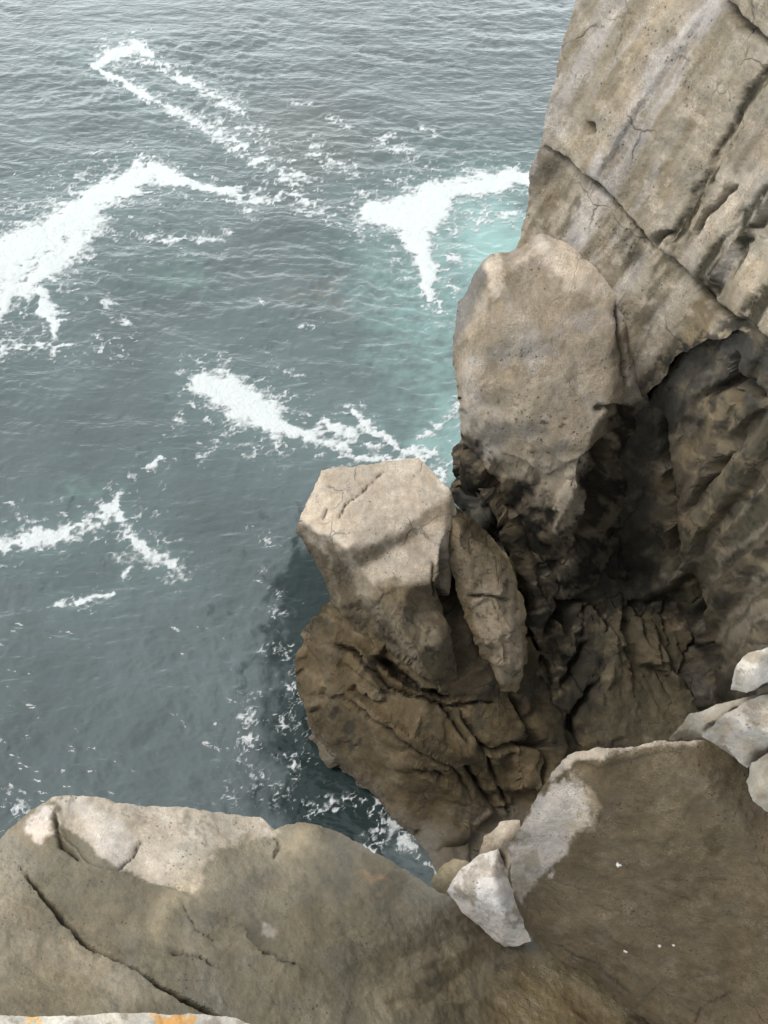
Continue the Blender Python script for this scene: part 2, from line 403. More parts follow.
def cliff_col(c):
    u, v = bed(c.P); z = np.zeros(len(u)); q = c.q
    t = np.tile(C(.245, .212, .165), (len(u), 1))
    b1 = .5*fbm(np.stack([u*1.25, v*.10, z+2], 1), 3, .6)+.9*beds(u*1.9+.15*fbm(c.P*.7, 3), 5, .12); b2 = fbm(np.stack([u*2.7, v*.18, z+8], 1), 4, .6)
    t = lay(t, LILAC*1.12, smooth(-.05, .4, b1+.25*b2)); t = lay(t, BROWN*1.25, smooth(.1, .45, b2)*.5); t = lay(t, C(.20, .165, .10), smooth(.1, .3, beds(u*1.4+v*.02, 9, .15))*.6)
    # pale grey bands, dark olive bands that cross the face
    def band(pts, wd, col, k, sd_=0):
        d, _, _ = poly_dist(q+np.stack([n2(q, .03, sd_+3), n2(q, .03, sd_+4)], 1)*7, pts)
        return lay(t, col, k*smooth(wd*1.25, wd*.55, d*(1+.25*n2(q, .05, sd_))))
    t = band([(718, -20), (650, 95), (600, 180), (575, 240)], 15, LILAC*1.2, .85, 1)
    t = band([(620, -20), (585, 70), (560, 130)], 12, LILAC*1.15, .6, 2)
    t = band([(668, -20), (640, 60), (610, 140)], 10, TAN*1.3, .7, 3)
    t = band([(800, 80), (740, 170), (690, 240)], 8, TAN*1.2, .7, 5)
    t = band([(810, 150), (768, 165), (725, 205), (690, 262)], 9, PALE*.9, .8, 6)
    t = band([(800, 210), (760, 250), (735, 300)], 7, TAN*1.25, .8, 8)
    t = band([(700, 290), (670, 350), (640, 395)], 12, BROWN*.8, .9, 11)
    lowf = patch(q, [(535, 145), (600, 192), (652, 246), (700, 298), (790, 360), (790, 430), (500, 430), (490, 240)], 6, 6, .04, 5)
    t = lay(t, UMBER*1.5, lowf*smooth(.02, .30, fbm(np.stack([u*3.1, v*.45, z+60], 1), 4, .62))*.62)
    t = lay(t, BROWN*1.1, (1-lowf)*smooth(.12, .45, fbm(np.stack([u*3.6, v*.35, z+66], 1), 4, .62))*.5)
    for pts, wd, sd_ in OLIVE_BANDS:
        t = lay(t, OLIVE*(.48+.25*np.clip(n2(q, .06, sd_+20, 5, .7), -1, 1))[:, None], (.95 if sd_ < 10 else .62)*band_mask(q, pts, wd, sd_, .22 if sd_ < 10 else .5)*smooth(-.55, .1, fbm(np.stack([u*4.5, v*.7, z+sd_], 1), 4, .65)))
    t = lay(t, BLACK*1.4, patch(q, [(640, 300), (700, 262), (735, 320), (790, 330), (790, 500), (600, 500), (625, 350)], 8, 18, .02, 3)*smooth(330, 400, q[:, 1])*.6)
    n = n2(q, .02, 6, 5); t = t*(.86+.2*n[:, None])
    t = lay(t, PALE, smooth(.35, .7, n2(q, .05, 9, 5, .65))*.35)
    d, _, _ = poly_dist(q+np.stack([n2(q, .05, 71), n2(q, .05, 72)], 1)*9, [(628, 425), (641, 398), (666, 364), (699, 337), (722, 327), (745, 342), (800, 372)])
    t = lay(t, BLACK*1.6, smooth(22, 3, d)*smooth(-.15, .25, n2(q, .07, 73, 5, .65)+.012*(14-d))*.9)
    t = lay(t, UMBER*.6, c.crack*.7)
    return t
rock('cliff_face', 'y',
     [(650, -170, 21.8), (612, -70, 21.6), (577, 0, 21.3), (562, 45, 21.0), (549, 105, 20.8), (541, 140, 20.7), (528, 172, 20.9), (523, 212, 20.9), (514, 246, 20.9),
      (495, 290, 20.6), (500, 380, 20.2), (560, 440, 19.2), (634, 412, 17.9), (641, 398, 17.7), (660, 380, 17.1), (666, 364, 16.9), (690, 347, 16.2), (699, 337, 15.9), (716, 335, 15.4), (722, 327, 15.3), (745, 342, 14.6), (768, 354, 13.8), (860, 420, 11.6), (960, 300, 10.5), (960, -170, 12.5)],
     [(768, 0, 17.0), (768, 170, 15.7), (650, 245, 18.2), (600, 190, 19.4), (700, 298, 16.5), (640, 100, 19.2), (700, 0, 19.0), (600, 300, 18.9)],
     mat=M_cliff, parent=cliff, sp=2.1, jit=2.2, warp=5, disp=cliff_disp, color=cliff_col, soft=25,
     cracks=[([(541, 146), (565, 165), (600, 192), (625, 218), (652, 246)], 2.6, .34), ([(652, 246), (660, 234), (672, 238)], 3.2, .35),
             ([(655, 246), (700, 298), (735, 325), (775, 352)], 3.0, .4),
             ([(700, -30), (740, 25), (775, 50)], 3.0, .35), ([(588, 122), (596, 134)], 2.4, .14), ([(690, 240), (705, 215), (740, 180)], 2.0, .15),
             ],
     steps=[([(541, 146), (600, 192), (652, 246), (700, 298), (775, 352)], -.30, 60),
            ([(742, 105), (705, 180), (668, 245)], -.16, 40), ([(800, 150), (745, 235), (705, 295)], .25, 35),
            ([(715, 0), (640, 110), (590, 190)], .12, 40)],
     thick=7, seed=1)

# recess wall: dark bedded rock under the overhang, on the right
_ra = at_y(775, 470, 14.4)-at_y(650, 590, 17.6); _ra /= np.linalg.norm(_ra)
_rb = at_y(768, 640, 12.6)-at_y(650, 400, 20.0); _rb -= _ra*(_ra@_rb); _rb /= np.linalg.norm(_rb)
def rec_disp(c):
    z = np.zeros(len(c.P)); u, v = c.P@_rb, c.P@_ra
    uw = u+.05*fbm(np.stack([u*.4, v*.2, z], 1), 3); j = .4*beds(v*.5+.3*noise(np.stack([u*.5, v*.1, z+4], 1)), 8, .05)
    return .34*beds(uw*.95+j*.5, 11, .06)+.13*beds(uw*2.6+j*.5, 12, .08)+.2*j+.04*facets(np.stack([u*1.4, v*.5, z+4], 1), .7)+.04*fbm(c.P*1.5, 5, .55)
def rec_col(c):
    q = c.q; t = np.tile(UMBER*.9, (len(q), 1))
    ub = c.P@_rb; b = .35*n2(q, .045, 4, 4, .6, .16, -50)+1.0*beds(ub*1.9+.05*fbm(c.P, 3), 21, .12)
    t = lay(t, OLIVE*.75, smooth(-.1, .3, b)); t = lay(t, TAN*.62, smooth(.2, .35, beds(ub*3.1+.05*fbm(c.P, 3), 27, .1))*.75); t = lay(t, BROWN*.8, smooth(.1, .5, n2(q, .06, 14, 5, .6, .25, -48))*.75)
    for a in ([(650, 590), (700, 555), (770, 470)], [(690, 640), (720, 560), (775, 520)], [(660, 470), (690, 420), (720, 400)], [(720, 640), (770, 560)]):
        d, _, _ = poly_dist(q+n2(q, .04, 5)[:, None]*6, a); t = lay(t, TAN*.7, smooth(5, 1.5, d)*.6)
    t = lay(t, BROWN*.85, patch(q, [(700, 400), (728, 380), (745, 400), (735, 430), (705, 440)], 4, 8, .05, 2)*.7)
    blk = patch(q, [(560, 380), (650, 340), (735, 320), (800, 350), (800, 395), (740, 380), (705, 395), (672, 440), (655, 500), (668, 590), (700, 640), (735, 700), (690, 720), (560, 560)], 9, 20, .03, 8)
    t = lay(t, BLACK, blk*(.8-.4*smooth(-.1, .5, n2(q, .05, 77, 5, .65))))  # black stands in for shade under the overhang and down the cleft
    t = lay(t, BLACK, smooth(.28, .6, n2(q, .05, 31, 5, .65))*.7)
    c.wet = .25+.3*blk
    return t
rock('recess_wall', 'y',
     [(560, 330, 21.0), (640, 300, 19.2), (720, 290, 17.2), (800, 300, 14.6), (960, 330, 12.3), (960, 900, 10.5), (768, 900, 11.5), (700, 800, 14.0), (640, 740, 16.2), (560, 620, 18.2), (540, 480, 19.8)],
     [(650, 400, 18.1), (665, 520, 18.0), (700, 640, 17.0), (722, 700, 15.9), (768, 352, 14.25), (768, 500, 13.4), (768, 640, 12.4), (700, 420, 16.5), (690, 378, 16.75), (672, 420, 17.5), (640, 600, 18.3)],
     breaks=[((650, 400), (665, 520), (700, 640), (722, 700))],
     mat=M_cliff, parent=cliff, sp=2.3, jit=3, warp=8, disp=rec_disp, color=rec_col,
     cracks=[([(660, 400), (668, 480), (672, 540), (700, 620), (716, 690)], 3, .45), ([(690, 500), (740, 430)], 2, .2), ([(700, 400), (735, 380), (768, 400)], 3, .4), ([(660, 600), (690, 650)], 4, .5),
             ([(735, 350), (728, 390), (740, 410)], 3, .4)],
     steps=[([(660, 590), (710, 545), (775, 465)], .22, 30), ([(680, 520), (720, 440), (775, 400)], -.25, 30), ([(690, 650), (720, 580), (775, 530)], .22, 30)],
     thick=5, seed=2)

# foot of the cliff: broken dark ribs below the big block
def foot_disp(c):
    q = c.q; z = np.zeros(len(q))
    k = smooth(640, 720, q[:, 1])*smooth(540, 580, q[:, 0])
    rib = np.stack([(c.P[:, 0]*.86+c.P[:, 2]*.30)*1.6, (c.P[:, 2]*.8-c.P[:, 0]*.3)*.5, c.P[:, 1]*.6], 1)
    return (.6*facets(rib*.8, .8)+.2*facets(rib*2.1+7, 1.1)+.07*facets(rib*5+2, 1.1)+.03*fbm(c.P*1.6, 5, .55))*(1-.78*k)
def foot_col(c):
    q = c.q; t = np.tile(UMBER*.85, (len(q), 1))
    t = lay(t, BROWN*.8, smooth(.0, .35, n2(q, .07, 3, 5, .65, .45, 60))*.85)
    t = lay(t, TAN*.9, smooth(.22, .5, n2(q, .09, 23, 5, .6, .5, 60))*.75)
    t = lay(t, C(.12, .12, .11), patch(q, [(463, 480), (495, 500), (520, 580), (500, 600), (470, 540)], 6, 10, .05, 5)*.6)
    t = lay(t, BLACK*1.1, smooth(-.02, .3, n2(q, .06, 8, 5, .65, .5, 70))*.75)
    t = lay(t, BLACK, patch(q, [(560, 470), (640, 440), (680, 500), (700, 640), (640, 600), (590, 600), (560, 640), (545, 560)], 12, 22, .03, 4)*.8)  # deep shade below the big block painted onto the foot
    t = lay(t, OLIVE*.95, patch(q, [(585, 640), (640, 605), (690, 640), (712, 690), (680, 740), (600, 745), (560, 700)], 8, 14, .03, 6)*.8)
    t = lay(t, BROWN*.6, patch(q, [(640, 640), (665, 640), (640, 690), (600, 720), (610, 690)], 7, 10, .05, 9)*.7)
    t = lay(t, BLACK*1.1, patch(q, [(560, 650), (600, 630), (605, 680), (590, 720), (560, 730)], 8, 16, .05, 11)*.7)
    c.wet = .25+0*t[:, 0]
    return t
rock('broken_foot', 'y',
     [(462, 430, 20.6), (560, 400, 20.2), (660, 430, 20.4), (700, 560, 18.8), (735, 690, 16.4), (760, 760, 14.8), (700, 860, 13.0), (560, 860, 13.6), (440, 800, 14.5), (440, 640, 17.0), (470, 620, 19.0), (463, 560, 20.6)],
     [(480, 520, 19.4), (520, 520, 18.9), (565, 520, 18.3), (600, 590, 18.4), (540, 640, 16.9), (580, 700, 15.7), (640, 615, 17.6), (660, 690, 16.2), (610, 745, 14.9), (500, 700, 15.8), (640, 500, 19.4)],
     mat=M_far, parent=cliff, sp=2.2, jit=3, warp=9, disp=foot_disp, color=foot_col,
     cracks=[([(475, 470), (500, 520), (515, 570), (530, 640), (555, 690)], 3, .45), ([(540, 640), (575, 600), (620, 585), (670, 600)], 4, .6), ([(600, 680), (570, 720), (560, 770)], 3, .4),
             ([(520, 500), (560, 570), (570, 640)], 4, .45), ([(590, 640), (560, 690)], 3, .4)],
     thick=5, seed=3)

# cliff below the photographer's ledge (seen only in reflections and shade, and from a step aside)
def plain_cliff(name, x0, x1, fy, zt, seed, nx=90, nz=70):
    xs = np.linspace(x0, x1, nx); zs = np.linspace(-1.5, zt, nz)
    X, Z = np.meshgrid(xs, zs); X = X.ravel(); Z = Z.ravel()
    Y = fy(X, Z); P = np.stack([X, Y, Z], 1)
    Y = Y + .5*facets(P*.5+seed, .7)+.2*fbm(P*1.1+seed, 4)
    P = np.stack([X, Y, Z], 1); n = len(P)
    B = P.copy(); B[:, 1] -= 6
    V = np.concatenate([P, B]); Fc = []
    for r in range(nz-1):
        for c_ in range(nx-1):
            a = r*nx+c_; Fc.append([a, a+1, a+nx+1, a+nx]); Fc.append([n+a, n+a+nx, n+a+nx+1, n+a+1])
    rim = [i for i in range(nx)]+[r*nx+nx-1 for r in range(1, nz)]+[(nz-1)*nx+i for i in range(nx-2, -1, -1)]+[r*nx for r in range(nz-2, 0, -1)]
    for i in range(len(rim)):
        a, b = rim[i], rim[(i+1) % len(rim)]; Fc.append([a, n+a, n+b, b])
    t = np.tile(UMBER*1.2, (len(V), 1)); t = lay(t, BROWN, smooth(0, .4, fbm(V*.7, 4)))
    return link_mesh(name, V, Fc, M_far, cliff, t, {'wet': np.full(len(V), .2)})
plain_cliff('lower_cliff', -22, 14, lambda X, Z: 1.2+.08*(17-Z)+.05*np.abs(X)-np.clip(-X-6, 0, 9)*.6, 16.6, 4)

# ================================================================== BIG BLOCK leaning on the cliff
def blk_disp(c):
    q = c.q
    k = smooth(430, 520, q[:, 1])
    z = np.zeros(len(q))
    return (.02+.22*k)*facets(c.P*.9, .7)+(.008+.08*k)*facets(c.P*2.6, .7)+.05*fbm(c.P*.7, 4, .45)+.010*fbm(c.P*4, 4, .6)
def blk_col(c):
    q = c.q; t = np.tile(TAN*.9, (len(q), 1))
    t = lay(t, LILAC*1.0, smooth(-.1, .45, n2(q, .022, 3, 4))*.55)
    t = lay(t, TAN*1.35, smooth(0, .5, n2(q, .05, 13, 5, .6, .35, 35))*.5)
    t = lay(t, PALE*1.1, patch(q, [(540, 235), (590, 245), (612, 275), (600, 300), (570, 285), (540, 262), (512, 268)], 8, 12, .05, 1)*.7)
    t = lay(t, PALE*1.25, patch(q, [(486, 262), (500, 250), (505, 290), (492, 305)], 3, 6, .06, 2)*.8)
    t = lay(t, C(.11, .105, .10), patch(q, [(455, 290), (480, 262), (486, 275), (470, 320), (455, 345), (445, 340)], 4, 5, .05, 7)*.8)
    t = lay(t, PALE*.95, patch(q, [(560, 330), (585, 340), (575, 400), (545, 430)], 12, 12, .03, 6)*.35)
    # underside zone: overhang shade painted in as near-black
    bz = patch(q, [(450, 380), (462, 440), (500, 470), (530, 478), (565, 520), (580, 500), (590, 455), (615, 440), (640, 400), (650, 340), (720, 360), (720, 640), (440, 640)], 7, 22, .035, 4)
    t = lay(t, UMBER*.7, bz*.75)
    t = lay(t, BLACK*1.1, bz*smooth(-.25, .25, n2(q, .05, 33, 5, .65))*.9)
    t = lay(t, TAN*1.1, patch(q, [(545, 480), (590, 455), (585, 500), (565, 540), (550, 520)], 5, 16, .05, 12)*.75)
    t = lay(t, BLACK*1.3, smooth(.62, .8, n2(q, .09, 41, 4, .6, 2.2))*smooth(380, 420, q[:, 1])*.8)
    t = lay(t, UMBER, c.crack*.7)
    return t
o = rock('rock_buttress', 'y',
     [(541, 232, 20.3), (512, 252, 20.2), (490, 256, 20.2), (474, 275, 20.0), (459, 305, 19.8), (452, 345, 19.6), (456, 380, 19.6), (461, 410, 19.7), (463, 440, 19.8), (459, 490, 20.0), (475, 505, 19.8),
      (505, 520, 19.2), (535, 565, 18.4), (560, 600, 18.0), (600, 585, 18.6), (640, 560, 19.4), (672, 500, 19.8), (662, 430, 19.2), (648, 400, 18.0), (636, 360, 18.2), (626, 320, 18.4), (614, 290, 18.8), (600, 262, 19.5), (572, 242, 20.0)],
     [(512, 262, 19.5), (486, 280, 19.1), (472, 340, 18.45), (470, 420, 18.3), (500, 450, 18.2), (535, 470, 17.7), (560, 525, 17.4), (575, 540, 17.6), (590, 450, 16.9), (550, 340, 18.0), (612, 340, 17.95), (548, 250, 19.7),
      (590, 272, 19.1), (630, 385, 17.75), (612, 405, 17.35), (610, 470, 18.2), (530, 420, 17.45), (480, 480, 19.4)],
     mat=M_far, sp=2.0, jit=2.2, warp=5, disp=blk_disp, color=blk_col, soft=2, breaks=[((512, 262), (486, 280), (472, 340), (470, 420)), ((512, 262), (548, 250), (590, 272), (612, 340)), ((590, 450), (612, 405), (630, 385))],
     cracks=[([(463, 440), (478, 468), (495, 492), (512, 540)], 2.5, .28), ([(616, 300), (622, 350), (628, 390)], 1.8, .15), ([(590, 410), (615, 408), (632, 415)], 2.5, .14), ([(600, 470), (592, 520), (580, 550)], 5, .35),
             ([(610, 440), (602, 500)], 4, .3)],
     steps=[([(500, 450), (545, 478), (585, 455), (630, 420)], -.2, 25)],
     thick=2.2, seed=4)
tag(o, 'huge smooth tan block bulging from the cliff with a dark underside', 'rock', None, 'thing')

# ================================================================== CENTRAL OUTCROP standing in the water
outc = empty('rock_outcrop', (2.0, 15.2, -.3))
tag(outc, 'angular brown rock outcrop rising from the water with a pale flat slanting top', 'outcrop')
def ub_disp(c):
    q = c.q; low = smooth(560, 640, q[:, 1])
    return (.015+.09*low)*facets(c.P*1.3, 1.)+(.008+.04*low)*facets(c.P*3.4, 1.)+.03*fbm(c.P*.9, 4, .45)+.009*fbm(c.P*5, 4, .6)
def ub_col(c):
    q = c.q; t = np.tile(TAN*.66, (len(q), 1))
    t = lay(t, PALE*1.12, patch(q, [(322, 462), (420, 455), (452, 491), (420, 515), (400, 530), (362, 550), (347, 549), (296, 522)], 3, 4, .05, 1)*.8)
    t = lay(t, PALE*.85, patch(q, [(362, 569), (448, 512), (455, 530), (436, 575), (405, 580), (372, 582)], 4, 6, .05, 2)*.75)
    t = lay(t, PALE*1.02, smooth(.1, .6, n2(q, .03, 2, 5, .6, .6, -30))*.35*smooth(600, 560, q[:, 1]))
    t = lay(t, UMBER*1.15, patch(q, [(375, 584), (408, 588), (405, 602), (380, 598)], 2, 5, .08, 3)*.9)
    t = lay(t, BROWN*.42, patch(q, [(340, 610), (350, 640), (330, 560), (296, 526), (290, 560), (330, 620), (440, 700), (470, 690), (412, 662), (392, 632), (366, 604), (343, 556), (325, 545)], 4, 6, .04, 4)*.85)  # shade of the undercut left face, put into its colour
    t = lay(t, BROWN*.62, patch(q, [(372, 588), (436, 584), (446, 600), (462, 692), (440, 695), (412, 660), (392, 630)], 5, 10, .05, 15)*.75)
    t = lay(t, TAN*.75, patch(q, [(400, 620), (430, 600), (455, 640), (450, 670), (420, 655)], 5, 10, .05, 5)*.5)
    t = lay(t, UMBER*.75, patch(q, [(440, 580), (450, 600), (470, 690), (445, 690), (432, 620)], 5, 9, .06, 6)*.75)
    t = lay(t, BLACK*1.5, smooth(.35, .62, n2(q, .09, 7, 5, .65))*smooth(590, 640, q[:, 1])*.7)
    t = lay(t, UMBER*.5, c.crack*.9)
    return t
rock('upper_block', 'y',
     [(322, 470, 18.6), (350, 467, 18.7), (385, 461, 18.9), (418, 458, 19.0), (436, 475, 18.5), (451, 492, 17.9), (458, 512, 17.7), (453, 540, 17.3), (450, 600, 16.4), (460, 650, 15.5), (463, 690, 15.0), (445, 694, 14.9),
      (410, 676, 15.9), (372, 650, 16.4), (352, 625, 16.8), (332, 606, 17.2), (326, 582, 17.35), (312, 556, 17.5), (296, 533, 17.6), (300, 520, 17.5), (310, 495, 18.1)],
     [(347, 549, 16.5), (362, 569, 16.42), (412, 532, 17.12), (448, 500, 17.75), (373, 598, 15.75), (399, 625, 15.1), (416, 655, 14.7), (445, 539, 16.9), (433, 582, 16.0), (407, 590, 15.8), (442, 640, 15.1), (375, 583, 16.05),
      (395, 495, 17.95), (330, 500, 17.75)],
     breaks=[((347, 549), (412, 532), (448, 500)), ((362, 569), (412, 532)), ((347, 549), (362, 569), (373, 598), (399, 625), (416, 655)), ((375, 583), (407, 590), (433, 582))],
     mat=M_mid, parent=outc, sp=1.8, jit=1.8, warp=3.0, disp=ub_disp, color=ub_col, soft=1,
     cracks=[([(334, 522), (352, 500), (372, 482), (388, 468)], .8, .06), ([(322, 520), (326, 508)], .8, .05), ([(444, 540), (442, 590), (452, 620), (462, 655), (462, 690)], 2.6, .5),
             ([(432, 560), (436, 600)], 1.3, .12)],
     steps=[([(398, 600), (420, 612), (440, 640)], -.12, 20)],
     thick=3.2, seed=5, shrink=.8)
def side_col(c):
    q = c.q; t = np.tile(BROWN*.85, (len(q), 1))
    t = lay(t, TAN*.9, patch(q, [(468, 600), (508, 570), (522, 630), (520, 680), (500, 684), (480, 640)], 3, 7, .05, 1)*.75)
    t = lay(t, TAN*.8, patch(q, [(455, 525), (485, 545), (505, 570), (470, 600), (455, 570)], 3, 7, .05, 2)*.6)
    t = lay(t, UMBER, patch(q, [(455, 500), (480, 520), (510, 560), (506, 566), (485, 545), (460, 528)], 3, 5, .06, 4)*.6)
    t = lay(t, BLACK*1.5, smooth(.4, .65, n2(q, .09, 17, 5, .65))*.6); t = lay(t, UMBER*.35, c.crack*.9)
    return t
rock('side_slab', 'y',
     [(446, 500, 17.9), (470, 514, 17.9), (488, 532, 17.9), (509, 560, 17.15), (521, 595, 16.7), (528, 640, 16.0), (526, 676, 15.4), (516, 694, 15.2), (500, 690, 15.1), (484, 664, 15.5), (468, 628, 15.9), (455, 585, 16.6), (446, 545, 17.1)],
     [(462, 540, 16.95), (496, 600, 16.15), (474, 600, 16.2), (505, 650, 15.3), (488, 560, 16.9)],
     breaks=[((462, 540), (474, 600)), ((488, 560), (496, 600), (505, 650))],
     mat=M_mid, parent=outc, sp=1.8, jit=2.6, warp=6, disp=ub_disp, color=side_col, soft=1,
     cracks=[([(466, 598), (490, 596), (512, 600)], 1.6, .14)],
     steps=[([(466, 598), (512, 600)], -.12, 18)], thick=2.4, seed=6)
def base_disp(c):
    q = c.q; rib = np.stack([c.P[:, 0]*.8+c.P[:, 2]*.5, c.P[:, 2]*.8-c.P[:, 0]*.5, c.P[:, 1]*.7], 1)
    sm = patch(q, [(312, 700), (335, 694), (395, 740), (408, 780), (400, 815), (350, 770), (318, 745)], 8)
    sm2 = patch(q, [(405, 745), (470, 775), (440, 840), (400, 810)], 8)
    k = 1-.75*np.maximum(sm, sm2)
    return k*(.30*facets(rib*np.array([.42, .9, .42]), .9)+.06*facets(rib*np.array([1.5, 2.4, 1.5])+5, 1.1)+.012*facets(rib*5, 1.2))+.025*fbm(c.P*1.5, 4, .55)+.008*fbm(c.P*5, 3)
def base_col(c):
    q = c.q; t = np.tile(BROWN*C(.46,.44,.40), (len(q), 1))
    t = lay(t, TAN*C(.5,.47,.41), smooth(.05, .45, n2(q, .04, 3, 5, .6, 1.8, 35))*.6)
    t = lay(t, UMBER*.8, smooth(.15, .5, n2(q, .035, 9, 5, .6))*.6)
    t = lay(t, UMBER*1.25, patch(q, [(305, 700), (335, 694), (395, 740), (405, 780), (400, 820), (350, 780), (312, 745)], 6, 8, .04, 2)*.3)
    t = lay(t, BLACK*1.6, patch(q, [(440, 560), (470, 560), (560, 700), (600, 760), (570, 770), (530, 720), (505, 695), (460, 700), (440, 690)], 6, 14, .05, 5)*.5)
    t = lay(t, UMBER*.35, c.crack*.9)
    t = lay(t, BLACK*2, smooth(.42, .62, n2(q, .05, 81, 5, .65, .5, 40))*.6)
    wl = smooth(1.0, .1, c.P[:, 2]+.3*n2(q, .05, 2)); t = lay(t, UMBER*.65, wl*.7)
    c.wet = wl*.8
    return t
rock('lower_base', 'y',
     [(345, 585, 17.6), (318, 612, 17.4), (302, 635, 17.2), (296, 656, 17.0), (300, 678, 16.8), (307, 697, 16.5), (312, 735, 15.8), (332, 763, 15.0), (360, 787, 14.15), (378, 800, 13.75), (396, 815, 13.3), (415, 836, 12.75), (430, 856, 12.2), (450, 900, 11.0),
      (520, 920, 10.5), (620, 880, 11.6), (640, 800, 13.6), (600, 742, 15.6), (560, 690, 16.2), (525, 640, 16.8), (505, 560, 18.2), (440, 540, 18.4), (380, 560, 18.0)],
     [(330, 640, 16.4), (334, 692, 15.3), (314, 704, 15.6), (399, 728, 14.1), (373, 660, 15.7), (450, 747, 13.75), (519, 743, 14.05), (403, 800, 13.35), (438, 846, 12.4), (450, 800, 13.3), (523, 785, 13.3), (450, 836, 12.5), (510, 800, 13.5), (480, 838, 12.65),
      (420, 700, 14.8), (480, 700, 14.9), (470, 625, 16.1), (485, 682, 15.15), (530, 700, 15.3), (560, 760, 14.2), (405, 745, 13.9), (345, 735, 14.9), (575, 800, 13.55)],
     breaks=[((314, 704), (334, 692), (399, 728), (450, 747), (519, 743)), ((399, 728), (405, 745), (403, 800))],
     mat=M_mid, parent=outc, sp=1.9, jit=2.2, warp=5, disp=base_disp, color=base_col, soft=3,
     cracks=[([(470, 750), (500, 750), (530, 742), (560, 745)], 2.4, .3), ([(505, 690), (530, 720), (548, 760), (540, 790)], 2.6, .35), ([(372, 655), (420, 690), (455, 700)], 3, .4), ([(460, 760), (480, 790), (500, 812)], 2.2, .22), ([(550, 690), (575, 730), (590, 760)], 3, .4), ([(318, 640), (352, 650), (392, 688), (446, 706), (500, 700)], 1.8, .22), ([(455, 706), (478, 738), (500, 790), (512, 820)], 1.6, .2), ([(335, 694), (380, 722), (452, 768), (478, 806)], 1.5, .12),
             ([(412, 762), (450, 778)], 1.6, .14), ([(440, 700), (470, 745)], 2, .2)],
     steps=[([(310, 645), (350, 640), (400, 680), (440, 690)], .18, 22), ([(318, 690), (350, 692), (400, 726), (460, 750), (520, 745)], .24, 22), ([(398, 745), (440, 775), (500, 815)], .25, 22), ([(340, 660), (380, 690), (420, 700)], -.16, 20)],
     thick=3.0, seed=7, shrink=.85)

# ================================================================== NEAR ROCKS
def near_disp(a=1.):
    return lambda c: a*(.020*fbm(c.P*1.3, 4, .42)+.005*facets(c.P*2.2, .7)+.0055*fbm(c.P*6, 4, .6)+.0030*ridged(c.P*13, 3, .6)+.003*facets(c.P*8, .9))
def slab_col(c):
    q = c.q; G = C(.120, .102, .068); t = np.tile(G, (len(q), 1))
    t = lay(t, C(.155, .125, .075), smooth(-.2, .5, n2(q, .008, 3, 4))*.7)
    t = lay(t, C(.07, .056, .032), smooth(0, .45, n2(q, .035, 5, 5, .6, .45, 62))*smooth(290, 430, q[:, 0])*.9)
    t = lay(t, C(.26, .205, .13), patch(q, [(-80, 840), (0, 850), (30, 900), (60, 950), (120, 1000), (100, 1010), (60, 985), (-80, 960)], 25, 30, .01, 4)*.45)
    t = lay(t, C(.25, .21, .155), patch(q, [(35, 935), (110, 955), (180, 1005), (120, 1005)], 12, 14, .02, 3)*.5)
    pm = patch(q, [(58, 790), (100, 793), (190, 806), (268, 812), (284, 828), (250, 835), (222, 848), (210, 858), (204, 880), (190, 896), (160, 886), (130, 880), (112, 872), (95, 850), (80, 842), (60, 818), (50, 800)], 3, 9, .05, 1)
    t = lay(t, PALE*1.08, pm*(.85+.15*np.clip(n2(q, .05, 8), -1, 1)))
    t = lay(t, C(.44, .40, .36), patch(q, [(66, 800), (90, 802), (135, 835), (128, 860), (118, 872), (95, 850), (88, 830)], 3, 7, .06, 6)*.6)
    t = lay(t, C(.50, .44, .40), patch(q, [(28, 825), (44, 808), (55, 810), (52, 838), (40, 845)], 3, 5, .06, 2)*.85)
    t = lay(t, C(.30, .25, .17), patch(q, [(205, 850), (285, 828), (320, 840), (230, 880), (150, 935), (160, 890)], 10, 12, .03, 7)*.4)
    t = lay(t, C(.33, .20, .12), patch(q, [(355, 870), (385, 876), (392, 884), (365, 880)], 3, 5, .08, 9)*.5)
    t = lay(t, C(.42, .37, .32), patch(q, [(262, 925), (276, 932), (272, 940), (260, 934)], 2, 3, .1, 11)*.6)
    t = lay(t, C(.12, .088, .042), patch(q, [(520, 950), (600, 1000), (640, 1040), (480, 1040), (500, 990)], 14, 14, .03, 13)*.7)
    t = t*(1+.14*n2(q, .02, 21, 6, .65)[:, None])
    t = lay(t, C(.05, .042, .03), smooth(.5, .75, n2(q, .03, 25, 6, .7))*.35)
    t = lay(t, UMBER*.5, c.crack*.8)
    c.wet = (.45+.5*smooth(-.2, .4, n2(q, .012, 31, 4)))*(1-pm)
    return t
